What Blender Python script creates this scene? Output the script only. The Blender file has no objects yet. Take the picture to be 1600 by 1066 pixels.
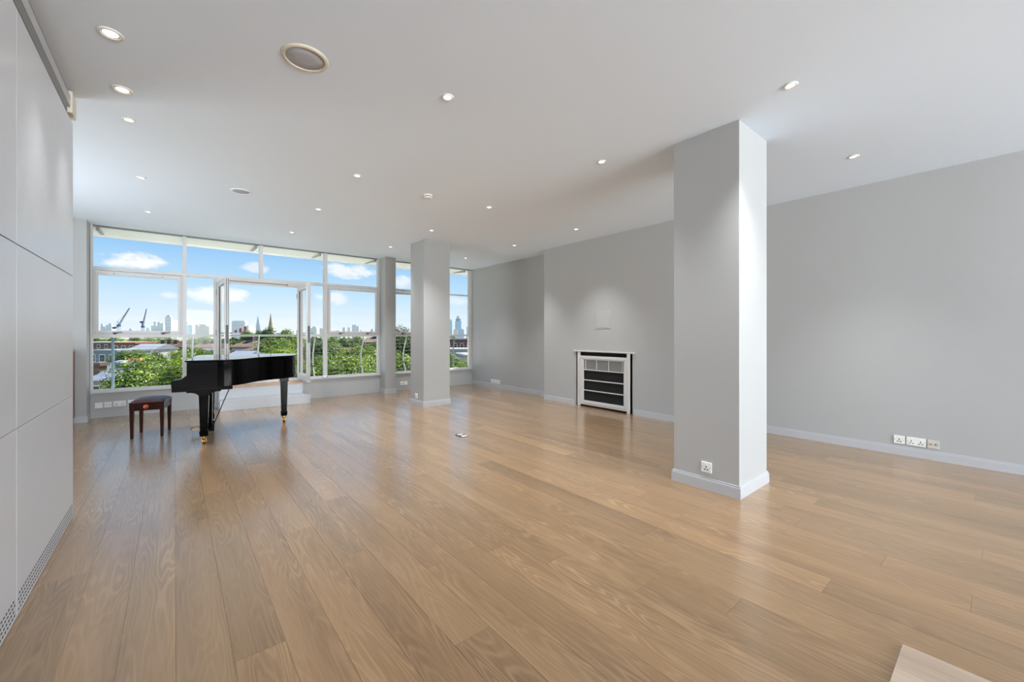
import bpy, bmesh, math, random
from mathutils import Vector, Matrix
random.seed(7)
SC = bpy.context.scene
COL = SC.collection

# ------------------------------------------------------------------ camera
FPX, TH, Y0, CAMH = 640.16, 0.689434, 522.6, 1.30        # focal length in px, yaw, horizon row, eye height
SN, CS = math.sin(TH), math.cos(TH)
cam_d = bpy.data.cameras.new('camera'); cam = bpy.data.objects.new('camera', cam_d); COL.objects.link(cam)
cam.location = (0, 0, CAMH); cam.rotation_euler = (math.pi/2, 0, -TH)
cam_d.sensor_width = 36; cam_d.lens = FPX*36/1600; cam_d.shift_y = -(533-Y0)/1600
cam_d.clip_start = 0.02; cam_d.clip_end = 20000
SC.camera = cam

def ext(u, v, z):
    """pixel (of 1600x1066) at depth z metres -> world point"""
    x = (u-800)/FPX*z
    return Vector((x*CS+z*SN, z*CS-x*SN, CAMH+(Y0-v)*z/FPX))

# ------------------------------------------------------------------ world: blue sky with a few clouds
W = bpy.data.worlds.new('sky'); SC.world = W; W.use_nodes = True
NT = W.node_tree; NT.nodes.clear()
def wn(t, **k):
    n = NT.nodes.new(t)
    for a, b in k.items(): setattr(n, a, b)
    return n
def wmath(op, a, b=None, c=None, clamp=False):
    n = wn('ShaderNodeMath', operation=op, use_clamp=clamp)
    for i, v in enumerate((a, b, c)):
        if v is None: continue
        if isinstance(v, (int, float)): n.inputs[i].default_value = v
        else: NT.links.new(v, n.inputs[i])
    return n.outputs[0]
def wdot(vec, d):
    n = wn('ShaderNodeVectorMath', operation='DOT_PRODUCT'); NT.links.new(vec, n.inputs[0]); n.inputs[1].default_value = d
    return n.outputs['Value']
tc = wn('ShaderNodeTexCoord'); DIR = tc.outputs['Generated']
sep = wn('ShaderNodeSeparateXYZ'); NT.links.new(DIR, sep.inputs[0])
ramp = wn('ShaderNodeValToRGB'); NT.links.new(sep.outputs[2], ramp.inputs[0])
els = ramp.color_ramp.elements
els[0].position = 0.0; els[0].color = (.84, .92, .98, 1)
els[1].position = 1.0; els[1].color = (.11, .29, .70, 1)
for p, c in ((.035, (.74, .87, .97, 1)), (.09, (.54, .77, .96, 1)), (.18, (.29, .57, .92, 1)), (.4, (.19, .44, .84, 1))):
    e = els.new(p); e.color = c
cn = wn('ShaderNodeTexNoise'); cn.inputs['Scale'].default_value = 26; cn.inputs['Detail'].default_value = 6; cn.inputs['Roughness'].default_value = .62
cmap = wn('ShaderNodeMapping'); cmap.inputs['Scale'].default_value = (1, 1, 2.0)
NT.links.new(DIR, cmap.inputs[0]); NT.links.new(cmap.outputs[0], cn.inputs['Vector'])
noise = cn.outputs['Fac']
mask = None
for (u, v, hw, hh, dens) in ((211, 408, 40, 15, 1), (318, 458, 34, 12, .9), (352, 462, 40, 15, .9), (400, 419, 20, 9, .6), (545, 424, 42, 13, .85),
                             (522, 466, 26, 10, .7), (268, 462, 16, 6, .6), (620, 440, 30, 11, .7), (690, 470, 50, 9, .5)):
    d = (ext(u, v, 1)-Vector((0, 0, CAMH))); L = d.length; d.normalize()
    t = Vector((d.y, -d.x, 0)).normalized()
    cosfac = (FPX/ math.hypot(FPX, u-800))
    a = wmath('MULTIPLY', wdot(DIR, t), L*FPX/hw/ (L*L) / cosfac * L)
    b = wmath('MULTIPLY', wmath('SUBTRACT', sep.outputs[2], d.z), L*FPX/hh/1.0)
    r2 = wmath('ADD', wmath('MULTIPLY', a, a), wmath('MULTIPLY', b, b))
    r2 = wmath('ADD', r2, wmath('MULTIPLY', wmath('SUBTRACT', noise, .5), 3.2))
    m = wmath('MULTIPLY', wmath('MULTIPLY', wmath('SUBTRACT', 1.0, r2), 1.3, clamp=True), dens)
    m = wmath('MULTIPLY', m, wmath('GREATER_THAN', wdot(DIR, d), 0.0))
    mask = m if mask is None else wmath('MAXIMUM', mask, m)
# thin streaks that whiten the sky towards the horizon, and scattered cloud elsewhere overhead
sn_ = wn('ShaderNodeTexNoise'); sn_.inputs['Scale'].default_value = 7; sn_.inputs['Detail'].default_value = 5
smap = wn('ShaderNodeMapping'); smap.inputs['Scale'].default_value = (1, 1, 9)
NT.links.new(DIR, smap.inputs[0]); NT.links.new(smap.outputs[0], sn_.inputs['Vector'])
streak = wmath('MULTIPLY', wmath('SUBTRACT', sn_.outputs['Fac'], .45), 2.6, clamp=True)
low = wmath('SUBTRACT', 1.0, wmath('MULTIPLY', wmath('ABSOLUTE', sep.outputs[2]), 12.0), clamp=True)
mask = wmath('MAXIMUM', mask, wmath('MULTIPLY', wmath('MULTIPLY', streak, low), .75))
mixc = wn('ShaderNodeMixRGB'); NT.links.new(mask, mixc.inputs[0]); NT.links.new(ramp.outputs[0], mixc.inputs[1]); mixc.inputs[2].default_value = (.97, .98, 1.0, 1)
bg = wn('ShaderNodeBackground'); NT.links.new(mixc.outputs[0], bg.inputs[0]); bg.inputs[1].default_value = .69
wo = wn('ShaderNodeOutputWorld'); NT.links.new(bg.outputs[0], wo.inputs[0])

# ------------------------------------------------------------------ sun and added area fill lights
def light(name, kind, loc, direction, **k):
    d = bpy.data.lights.new(name, kind); o = bpy.data.objects.new(name, d); COL.objects.link(o)
    o.location = loc; o.rotation_euler = Vector(direction).to_track_quat('-Z', 'Y').to_euler()
    for a, b in k.items(): setattr(d, a, b)
    return o
light('sun', 'SUN', (40, 25, 60), (-.54, -.21, -.80), energy=9.8, angle=.01, color=(1, .95, .87))
# added area light standing in for daylight, fills the room from behind
light('rear_fill_light', 'AREA', (3.05, -8.3, 1.5), (0, 1, .75), shape='RECTANGLE', size=5.4, size_y=2.7, energy=900, color=(.89, .945, 1))
light('side_fill_light', 'AREA', (-2.72, 6.2, 1.5), (1, 0, .4), shape='RECTANGLE', size=2.0, size_y=2.7, energy=64, color=(.92, .96, 1))  # added fill light outside the invented side window, for the far end
DOWNLIGHT_W = 118

SC.view_settings.view_transform = 'Standard'; SC.view_settings.look = 'None'
SC.view_settings.gamma = 1; SC.view_settings.use_curve_mapping = False
SC.view_settings.exposure = 0.62
SC.cycles.use_denoising = True
SC.cycles.max_bounces = 10; SC.cycles.diffuse_bounces = 6; SC.cycles.glossy_bounces = 4; SC.cycles.transparent_max_bounces = 24
SC.cycles.sample_clamp_indirect = 6; SC.cycles.caustics_reflective = False; SC.cycles.caustics_refractive = False

# ------------------------------------------------------------------ materials
def lin(c):
    return tuple(((x/255)/12.92 if x/255 <= .04045 else ((x/255+.055)/1.055)**2.4) for x in c)
MATS = {}
def mat(name, rgb, rough=.5, metal=0., spec=.5, var=.04, scale=8., coat=0., bump=0., emit=None, estr=0.):
    """procedural principled material: colour with a little noise variation"""
    if name in MATS: return MATS[name]
    m = bpy.data.materials.new(name); m.use_nodes = True; nt = m.node_tree; b = nt.nodes['Principled BSDF']
    c = lin(rgb)
    tcn = nt.nodes.new('ShaderNodeTexCoord'); nz = nt.nodes.new('ShaderNodeTexNoise'); nz.inputs['Scale'].default_value = scale; nz.inputs['Detail'].default_value = 4
    nt.links.new(tcn.outputs['Object'], nz.inputs['Vector'])
    mx = nt.nodes.new('ShaderNodeMixRGB'); nt.links.new(nz.outputs['Fac'], mx.inputs[0])
    mx.inputs[1].default_value = (*[min(1, x*(1-var)) for x in c], 1); mx.inputs[2].default_value = (*[min(1, x*(1+var)) for x in c], 1)
    nt.links.new(mx.outputs[0], b.inputs['Base Color'])
    b.inputs['Roughness'].default_value = rough; b.inputs['Metallic'].default_value = metal
    b.inputs['Specular IOR Level'].default_value = spec; b.inputs['Coat Weight'].default_value = coat; b.inputs['Coat Roughness'].default_value = .03
    if bump:
        bp = nt.nodes.new('ShaderNodeBump'); bp.inputs['Strength'].default_value = bump; bp.inputs['Distance'].default_value = .002
        n2 = nt.nodes.new('ShaderNodeTexNoise'); n2.inputs['Scale'].default_value = 220; nt.links.new(tcn.outputs['Object'], n2.inputs['Vector'])
        nt.links.new(n2.outputs['Fac'], bp.inputs['Height']); nt.links.new(bp.outputs[0], b.inputs['Normal'])
    if emit:
        b.inputs['Emission Color'].default_value = (*emit, 1); b.inputs['Emission Strength'].default_value = estr
    MATS[name] = m; return m
wall_m = mat('grey_wall_paint', (178, 179, 178), .55, var=.012, scale=2.5, spec=.35, bump=.05)
ceil_m = mat('cool_tinted_ceiling_paint', (230, 242, 255), .8, var=.006, scale=2, spec=.2)  # blue put into the white to offset warm bounce from the floor
panel_m = mat('grey_satin_panel', (208, 210, 214), .32, var=.01, spec=.5)
trim_m = mat('grey_white_skirting', (188, 190, 193), .4, var=.01)
frame_m = mat('window_frame_white', (208, 206, 204), .38, var=.01)
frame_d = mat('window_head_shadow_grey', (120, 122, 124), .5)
white_m = mat('white_plastic', (240, 240, 238), .3, var=.005)
dark_m = mat('dark_slot', (22, 22, 24), .6)
black_m = mat('black_hardware', (16, 16, 18), .4)
steel_m = mat('brushed_steel', (150, 150, 148), .35, metal=1)
brass_m = mat('brass', (160, 126, 74), .3, metal=1)
piano_m = mat('black_piano_lacquer', (4, 4, 5), .06, var=.02, spec=.07)
grill_m = mat('grey_mesh', (118, 118, 115), .6, var=.35, scale=420)
cream_m = mat('cream_plastic', (222, 214, 196), .45)
cloth_m = mat('speaker_cloth', (180, 182, 187), .9, var=.1, scale=500)
leather_m = mat('maroon_leather', (58, 30, 28), .42, var=.15, scale=30, spec=.35)
mahog_m = mat('dark_mahogany', (40, 17, 13), .2, var=.3, scale=25, spec=.3)
knob_m = mat('orange_wood_knob', (146, 62, 28), .35, var=.1)
cab_m = mat('brown_cabinet_wood', (128, 66, 36), .4, var=.25, scale=14)
rail_m = mat('white_railing_metal', (150, 156, 160), .35, var=.02)
postg_m = mat('grey_blue_post_metal', (96, 116, 128), .4)
wire_m = mat('steel_wire', (92, 100, 106), .4, metal=.6)
eave_m = mat('pale_green_eave_panel', (236, 242, 240), .5)
conc_m = mat('balcony_concrete', (228, 228, 225), .8)
void_m = mat('black_void', (6, 6, 6), .9)
umber_m = mat('dark_brown_reveal', (48, 38, 32), .7)

def glass_mat(name, tint=(1, 1, 1), refl=1.0):
    m = bpy.data.materials.new(name); m.use_nodes = True; nt = m.node_tree; nt.nodes.clear()
    t = nt.nodes.new('ShaderNodeBsdfTransparent'); t.inputs[0].default_value = (*tint, 1)
    g = nt.nodes.new('ShaderNodeBsdfGlossy'); g.inputs['Roughness'].default_value = .0
    fr = nt.nodes.new('ShaderNodeFresnel'); fr.inputs[0].default_value = 1.45
    ml = nt.nodes.new('ShaderNodeMath'); ml.operation = 'MULTIPLY'; ml.inputs[1].default_value = refl; nt.links.new(fr.outputs[0], ml.inputs[0])
    mx = nt.nodes.new('ShaderNodeMixShader'); o = nt.nodes.new('ShaderNodeOutputMaterial')
    nt.links.new(ml.outputs[0], mx.inputs[0]); nt.links.new(t.outputs[0], mx.inputs[1]); nt.links.new(g.outputs[0], mx.inputs[2]); nt.links.new(mx.outputs[0], o.inputs[0])
    return m
glass_m = glass_mat('clear_window_glass', (.985, .99, .988), .12)

def oak_material(name, base=(143, 113, 80), tone_from_object=True, rough=.34, pale=False, coat=0.):
    m = bpy.data.materials.new(name); m.use_nodes = True; nt = m.node_tree; b = nt.nodes['Principled BSDF']
    L = nt.links.new; N = nt.nodes.new
    tcn = N('ShaderNodeTexCoord'); oi = N('ShaderNodeObjectInfo')
    cmb = N('ShaderNodeCombineXYZ')
    m1 = N('ShaderNodeMath'); m1.operation = 'MULTIPLY'; m1.inputs[1].default_value = 37.; L(oi.outputs['Random'], m1.inputs[0]); L(m1.outputs[0], cmb.inputs[0])
    m2 = N('ShaderNodeMath'); m2.operation = 'MULTIPLY'; m2.inputs[1].default_value = 91.; L(oi.outputs['Random'], m2.inputs[0]); L(m2.outputs[0], cmb.inputs[1])
    add = N('ShaderNodeVectorMath'); L(tcn.outputs['Object'], add.inputs[0]); L(cmb.outputs[0], add.inputs[1])
    def noise_(sc, scale, det=3, rgh=.5):
        mp = N('ShaderNodeMapping'); mp.inputs['Scale'].default_value = sc; L(add.outputs[0], mp.inputs[0])
        n = N('ShaderNodeTexNoise'); n.inputs['Scale'].default_value = scale; n.inputs['Detail'].default_value = det; n.inputs['Roughness'].default_value = rgh
        L(mp.outputs[0], n.inputs['Vector']); return n.outputs['Fac']
    def mth(op, a, b_=None, clamp=False):
        n = N('ShaderNodeMath'); n.operation = op; n.use_clamp = clamp
        for i, v in enumerate((a, b_)):
            if v is None: continue
            if isinstance(v, (int, float)): n.inputs[i].default_value = v
            else: L(v, n.inputs[i])
        return n.outputs[0]
    # growth rings: contour lines of a field stretched along the plank -> cathedral grain
    field = noise_((7., .75, 1), 1.0, 2.2, .45)
    rings = mth('MULTIPLY', mth('ADD', mth('SINE', mth('MULTIPLY', field, 120.)), 1.0), .5)
    rings = mth('POWER', rings, 2.5)
    fine = noise_((130., 3.5, 1), 1.0, 4, .65)
    broad = noise_((5., .5, 1), 1.0, 2, .5)
    patch = mth('MULTIPLY', mth('SUBTRACT', noise_((3.2, .8, 1), 1.3, 2), .42), 4.0, clamp=True)
    rings = mth('MULTIPLY', rings, mth('ADD', mth('MULTIPLY', patch, .8), .2))
    c0 = lin(base)
    dark = N('ShaderNodeMixRGB'); dark.inputs[1].default_value = (*[x*1.22 for x in c0], 1); dark.inputs[2].default_value = (c0[0]*.66, c0[1]*.60, c0[2]*.52, 1)
    L(mth('ADD', mth('MULTIPLY', mth('SUBTRACT', fine, .2), 1.0), mth('MULTIPLY', mth('SUBTRACT', broad, .42), 1.5), clamp=True), dark.inputs[0])
    lime = N('ShaderNodeMixRGB'); L(dark.outputs[0], lime.inputs[1]); lime.inputs[2].default_value = (*[min(1, x) for x in (c0[0]*1.42, c0[1]*1.5, c0[2]*1.62)], 1)
    L(mth('MULTIPLY', rings, .78 if not pale else .15), lime.inputs[0])
    out = lime.outputs[0]
    # small knots
    vor = N('ShaderNodeTexVoronoi'); vor.inputs['Scale'].default_value = 1.0
    vm = N('ShaderNodeMapping'); vm.inputs['Scale'].default_value = (3.2, 1.25, 0); L(add.outputs[0], vm.inputs[0]); L(vm.outputs[0], vor.inputs['Vector'])
    kn = mth('MULTIPLY', mth('SUBTRACT', .035, vor.outputs['Distance']), 40., clamp=True)
    knm = N('ShaderNodeMixRGB'); L(mth('MULTIPLY', kn, .7), knm.inputs[0]); L(out, knm.inputs[1]); knm.inputs[2].default_value = (*[x*.25 for x in c0], 1); out = knm.outputs[0]
    if tone_from_object:
        tm = N('ShaderNodeMixRGB'); tm.blend_type = 'MULTIPLY'; tm.inputs[0].default_value = 1; L(out, tm.inputs[1]); L(oi.outputs['Color'], tm.inputs[2]); out = tm.outputs[0]
    L(out, b.inputs['Base Color'])
    rr = mth('ADD', mth('MULTIPLY', fine, .10), rough-.05); L(rr, b.inputs['Roughness'])
    b.inputs['Specular IOR Level'].default_value = .5
    if coat:      # satin lacquer whose reflection grows strongly towards grazing angles
        b.inputs['Specular IOR Level'].default_value = .3
        lw = N('ShaderNodeLayerWeight'); lw.inputs['Blend'].default_value = .5
        gl = N('ShaderNodeBsdfGlossy'); gl.inputs['Roughness'].default_value = .21; gl.inputs['Color'].default_value = (1, .94, .86, 1)
        ms = N('ShaderNodeMixShader'); L(mth('MULTIPLY', mth('POWER', lw.outputs['Facing'], 3.0), coat, clamp=True), ms.inputs[0])
        L(b.outputs[0], ms.inputs[1]); L(gl.outputs[0], ms.inputs[2]); L(ms.outputs[0], nt.nodes['Material Output'].inputs[0])
    bp = N('ShaderNodeBump'); bp.inputs['Strength'].default_value = .12; bp.inputs['Distance'].default_value = .001
    L(mth('ADD', fine, mth('MULTIPLY', rings, .6)), bp.inputs['Height']); L(bp.outputs[0], b.inputs['Normal'])
    return m
oak_m = oak_material('limed_oak_plank', rough=.4, coat=.85)
paleboard_m = oak_material('pale_birch_board', (172, 153, 136), False, .5, True)
tread_m = oak_material('oak_tread', (200, 160, 118), False, .4)
sub_m = mat('subfloor_dark', (96, 78, 60), .8)

# ------------------------------------------------------------------ mesh helpers
class B:
    """collects geometry for one mesh object"""
    def __init__(s): s.v = []; s.f = []
    def box(s, x0, x1, y0, y1, z0, z1):
        n = len(s.v)
        s.v += [(x0, y0, z0), (x1, y0, z0), (x1, y1, z0), (x0, y1, z0), (x0, y0, z1), (x1, y0, z1), (x1, y1, z1), (x0, y1, z1)]
        s.f += [tuple(n+i for i in q) for q in ((0, 3, 2, 1), (4, 5, 6, 7), (0, 1, 5, 4), (1, 2, 6, 5), (2, 3, 7, 6), (3, 0, 4, 7))]
        return s
    def cbox(s, x0, x1, y0, y1, z0, z1, c):
        """box with chamfered top edges"""
        n = len(s.v)
        s.v += [(x0, y0, z0), (x1, y0, z0), (x1, y1, z0), (x0, y1, z0), (x0, y0, z1-c), (x1, y0, z1-c), (x1, y1, z1-c), (x0, y1, z1-c),
                (x0+c, y0+c, z1), (x1-c, y0+c, z1), (x1-c, y1-c, z1), (x0+c, y1-c, z1)]
        s.f += [tuple(n+i for i in q) for q in ((0, 3, 2, 1), (8, 9, 10, 11), (0, 1, 5, 4), (1, 2, 6, 5), (2, 3, 7, 6), (3, 0, 4, 7),
                (4, 5, 9, 8), (5, 6, 10, 9), (6, 7, 11, 10), (7, 4, 8, 11))]
        return s
    def prism(s, poly, z0, z1, axis='z'):
        """extrude 2-D polygon; axis z: (x,y); axis y: poly=(x,z) extruded y0..y1; axis x: poly=(y,z)"""
        n = len(s.v); k = len(poly)
        mp = {'z': lambda a, b, c: (a, b, c), 'y': lambda a, b, c: (a, c, b), 'x': lambda a, b, c: (c, a, b)}[axis]
        s.v += [mp(a, b, z0) for a, b in poly]+[mp(a, b, z1) for a, b in poly]
        s.f += [tuple(n+i for i in reversed(range(k))), tuple(n+k+i for i in range(k))]
        s.f += [(n+i, n+(i+1) % k, n+k+(i+1) % k, n+k+i) for i in range(k)]
        return s
    def tube(s, pts, r, seg=8, r2=None):
        pts = [Vector(p) for p in pts]; n = len(s.v); m = len(pts)
        for i, p in enumerate(pts):
            t = (pts[min(i+1, m-1)]-pts[max(i-1, 0)]).normalized()
            a = t.cross(Vector((0, 0, 1))) if abs(t.z) < .95 else t.cross(Vector((0, 1, 0))); a.normalize(); b = t.cross(a)
            rr = r if r2 is None else r+(r2-r)*i/(m-1)
            s.v += [tuple(p+a*rr*math.cos(2*math.pi*j/seg)+b*rr*math.sin(2*math.pi*j/seg)) for j in range(seg)]
        for i in range(m-1):
            for j in range(seg): s.f.append((n+i*seg+j, n+i*seg+(j+1) % seg, n+(i+1)*seg+(j+1) % seg, n+(i+1)*seg+j))
        s.f += [tuple(n+j for j in reversed(range(seg))), tuple(n+(m-1)*seg+j for j in range(seg))]
        return s
    def lathe(s, prof, c=(0, 0, 0), seg=24):
        """profile [(r,z)] revolved about z through c"""
        n = len(s.v); m = len(prof)
        for r, z in prof:
            s.v += [(c[0]+r*math.cos(2*math.pi*j/seg), c[1]+r*math.sin(2*math.pi*j/seg), c[2]+z) for j in range(seg)]
        for i in range(m-1):
            for j in range(seg): s.f.append((n+i*seg+j, n+i*seg+(j+1) % seg, n+(i+1)*seg+(j+1) % seg, n+(i+1)*seg+j))
        s.f += [tuple(n+j for j in reversed(range(seg))), tuple(n+(m-1)*seg+j for j in range(seg))]
        return s
    def taper(s, cx, cy, z0, z1, w0, d0, w1, d1, cx1=None, cy1=None):
        n = len(s.v); cx1 = cx if cx1 is None else cx1; cy1 = cy if cy1 is None else cy1
        for (x, y, z, w, d) in ((cx, cy, z0, w0, d0), (cx1, cy1, z1, w1, d1)):
            s.v += [(x-w/2, y-d/2, z), (x+w/2, y-d/2, z), (x+w/2, y+d/2, z), (x-w/2, y+d/2, z)]
        s.f += [tuple(n+i for i in q) for q in ((0, 3, 2, 1), (4, 5, 6, 7), (0, 1, 5, 4), (1, 2, 6, 5), (2, 3, 7, 6), (3, 0, 4, 7))]
        return s
    def mesh(s, name, m, smooth=False):
        me = bpy.data.meshes.new(name); me.from_pydata(s.v, [], s.f)
        bm = bmesh.new(); bm.from_mesh(me); bmesh.ops.recalc_face_normals(bm, faces=bm.faces); bm.to_mesh(me); bm.free()
        me.materials.append(m)
        if smooth: me.polygons.foreach_set('use_smooth', [True]*len(me.polygons))
        return me
    def obj(s, name, m, parent=None, smooth=False, bevel=0., label=None):
        return link(name, s.mesh(name, m, smooth), parent, bevel, label)
def link(name, me, parent=None, bevel=0., label=None):
    o = bpy.data.objects.new(name, me); COL.objects.link(o)
    if parent: o.parent = parent
    if bevel:
        md = o.modifiers.new('bevel', 'BEVEL'); md.width = bevel; md.segments = 2; md.limit_method = 'ANGLE'; md.angle_limit = math.radians(50)
    if label: o['label'] = label
    return o
def smooth_by_angle(o, deg=40):
    me = o.data; me.polygons.foreach_set('use_smooth', [True]*len(me.polygons))
    bm = bmesh.new(); bm.from_mesh(me)
    for e in bm.edges:
        if len(e.link_faces) == 2 and e.calc_face_angle(0) > math.radians(deg): e.smooth = False
    bm.to_mesh(me); bm.free(); return o
def tag(o, label, cat=None, group=None, kind=None):
    o['label'] = label
    if cat: o['category'] = cat
    if group: o['group'] = group
    if kind: o['kind'] = kind
    return o
def thing(name, label, cat, loc=(0, 0, 0), rz=0., group=None, kind=None):
    o = bpy.data.objects.new(name, None); COL.objects.link(o); o.location = loc; o.rotation_euler = (0, 0, rz); o.empty_display_size = .1
    return tag(o, label, cat, group, kind)
def struct(o, label=None):
    o['kind'] = 'structure'
    if label: o['label'] = label
    return o
def copy_tree(o, parent=None):
    c = o.copy(); COL.objects.link(c); c.parent = parent
    for ch in o.children: copy_tree(ch, c)
    return c

# ================================================================== THE ROOM
H, XR, XC, YW, XL = 3.0, 6.05, 5.72, 9.0, -.556
YB, XFL = -8.0, -2.4          # rear wall, far left wall
# ---------- floor and its planks
floor = struct(B().box(XFL-.1, XR+.1, YB-.1, YW+.1, -.12, -.02).obj('floor', sub_m), 'limed oak plank floor running towards the windows')
PW, PX0 = .1795, .005
override = {18: ([3.03, 4.75], {0: .97, 1: 1.34}), 26: ([5.85, 7.69], {1: 1.34}), 13: ([1.50, 3.39], {1: .76}), 14: ([.6, 2.9], {1: 1.14}), 8: ([1.98, 3.95], {1: .86, 0: 1.02}),
            5: ([-.6, 1.47], {1: .82, 2: 1.0}), 23: ([-.7, 1.29], {1: .84}), 11: ([-1.2, .835], {1: .9}), 16: ([-1.9, .115], {1: .84}), -3: ([1.1, 3.2], {1: .92, 2: 1.03}),
            21: ([.95, 2.6], {1: 1.1}), 27: ([-1.4, .17], {1: .9, 2: 1.08}), 10: ([1.2, 3.1], {1: 1.05}), 3: ([.9, 3.0], {1: 1.06}), 0: ([1.6, 3.6], {1: .98}), 20: ([2.2, 4.1], {1: .9})}
rp = random.Random(11)
i0 = math.floor((XFL-PX0)/PW); i1 = math.ceil((XR-PX0)/PW)
for i in range(i0, i1):
    xa, xb = max(PX0+i*PW, XFL), min(PX0+(i+1)*PW, XR)
    if xb-xa < .01: continue
    ylo = 4.0 if xb < XL-.16 else YB
    if i in override:
        br, tones = override[i]; cuts = [ylo]
        y = br[0]
        while y-2.1 > max(ylo+.3, -2.4): y -= 2.1; cuts.append(y)
        off = len(cuts)-1
        cuts = sorted(cuts)+br; y = br[-1]
        while y+2.1 < YW-.4: y += rp.uniform(1.7, 2.2); cuts.append(min(y, YW-.3))
        cuts = sorted(set(cuts))+[YW]
        tones = {k+cuts.index(br[0])-1: t for k, t in tones.items()}
    else:
        cuts = [ylo]; y = ylo+rp.uniform(.5, 2.1); tones = {}
        while y < YW-.45: cuts.append(y); y += rp.uniform(1.75, 2.3)
        cuts.append(YW)
    cuts = [c_ for c_ in cuts if c_ == ylo or c_ > -1.6] if not tones else cuts      # longer runs behind the camera
    for j in range(len(cuts)-1):
        ya, yb = cuts[j], cuts[j+1]
        if yb-ya < .02: continue
        g = .0002
        o = B().cbox(g, xb-xa-g, g, yb-ya-g, -.02, 0, .0008).obj('floor_plank', oak_m, floor)
        o.location = (xa, ya, 0)
        t = tones.get(j, rp.choice((1, 1, 1.0, .95, 1.05, .9, 1.08))*rp.uniform(.965, 1.035))
        w = rp.uniform(-.02, .02)
        o.color = (t*(1+w), t, t*(1-w), 1)
# ---------- ceiling
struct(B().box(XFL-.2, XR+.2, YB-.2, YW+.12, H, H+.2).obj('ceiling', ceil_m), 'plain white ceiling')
# ---------- right wall, chimney breast with fireplace opening
struct(B().box(XR, XR+.2, YB-.2, YW+.2, 0, H).obj('wall_right', wall_m), 'long grey painted wall on the right')
CY0, CY1 = 2.55, 5.925
OY0, OY1, OZ = 3.875, 5.075, .985
cb = B().box(XC, XR, CY0, OY0, 0, H).box(XC, XR, OY1, CY1, 0, H).box(XC, XR, OY0, OY1, OZ, H)
struct(cb.obj('wall_chimney_breast', wall_m), 'grey chimney breast projecting from the right wall')
# ---------- rear wall and far left wall, each with an added window
wb = B().box(XFL, .3, YB-.2, YB, 0, H).box(5.8, XR, YB-.2, YB, 0, H).box(.3, 5.8, YB-.2, YB, 0, .06).box(.3, 5.8, YB-.2, YB, 2.9, H)
struct(wb.obj('wall_back', wall_m), 'grey wall behind the camera with an opening for the added glazing')
w3 = struct(thing('window_3_added', 'unseen wide glazing behind the camera, added to admit light', None))  # unseen glazing added so the room is lit more evenly
for (x0, x1, z0, z1) in ((.3, 5.8, .06, .12), (.3, 5.8, 2.84, 2.9), (.3, .36, .12, 2.84), (5.74, 5.8, .12, 2.84), (2.1, 2.16, .12, 2.84), (3.94, 4.0, .12, 2.84)):
    B().box(x0, x1, YB-.16, YB-.08, z0, z1).obj('frame_bar', frame_m, w3)
for (x0, x1) in ((.36, 2.1), (2.16, 3.94), (4.0, 5.74)): B().box(x0, x1, YB-.125, YB-.119, .12, 2.84).obj('pane', glass_m, w3)
struct(B().box(-4, 8, -16, YB-.2, -.25, -.05).obj('bounce_slab', mat('pale_bounce_slab', (214, 210, 202), .8, var=.05)), 'unseen pale slab behind the camera, added to bounce sunlight')  # unseen surface added to throw sun up through the rear glazing
SY0, SY1 = 5.1, 7.3
struct(B().box(XFL-.2, XFL, 4.0, SY0, 0, H).box(XFL-.2, XFL, SY1, YW+.2, 0, H).box(XFL-.2, XFL, SY0, SY1, 0, .1).box(XFL-.2, XFL, SY0, SY1, 2.9, H).obj('wall_far_left', wall_m), 'side wall with an added light opening, hidden behind the panelled partition')
w4 = struct(thing('window_4_added', 'unseen tall side window added to admit light behind the partition', None))  # unseen window added to bring light to the far end
for (y0, y1, z0, z1) in ((SY0, SY1, .1, .16), (SY0, SY1, 2.84, 2.9), (SY0, SY0+.06, .16, 2.84), (SY1-.06, SY1, .16, 2.84), (6.17, 6.23, .16, 2.84)): B().box(XFL-.16, XFL-.08, y0, y1, z0, z1).obj('frame_bar', frame_m, w4)
for (y0, y1) in ((SY0+.06, 6.17), (6.23, SY1-.06)): B().box(XFL-.125, XFL-.119, y0, y1, .16, 2.84).obj('pane', glass_m, w4)
struct(B().box(XFL-.2, -.78, 3.8, 4.0, 0, H).obj('wall_side_recess', wall_m), 'end wall of the recess behind the partition')
# ---------- window wall: low wall and pilasters
struct(B().box(-1.0, XR, YW, YW+.2, 0, .385).obj('wall_front', wall_m), 'low grey wall under the windows')
struct(B().box(XFL, -1.003, 8.70, YW+.2, 0, H).obj('pilaster', wall_m), 'grey pilaster left of the windows')
struct(B().box(3.567, 3.812, 8.70, YW+.2, 0, H).obj('pilaster', wall_m), 'narrow grey pilaster between the two windows')
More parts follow.
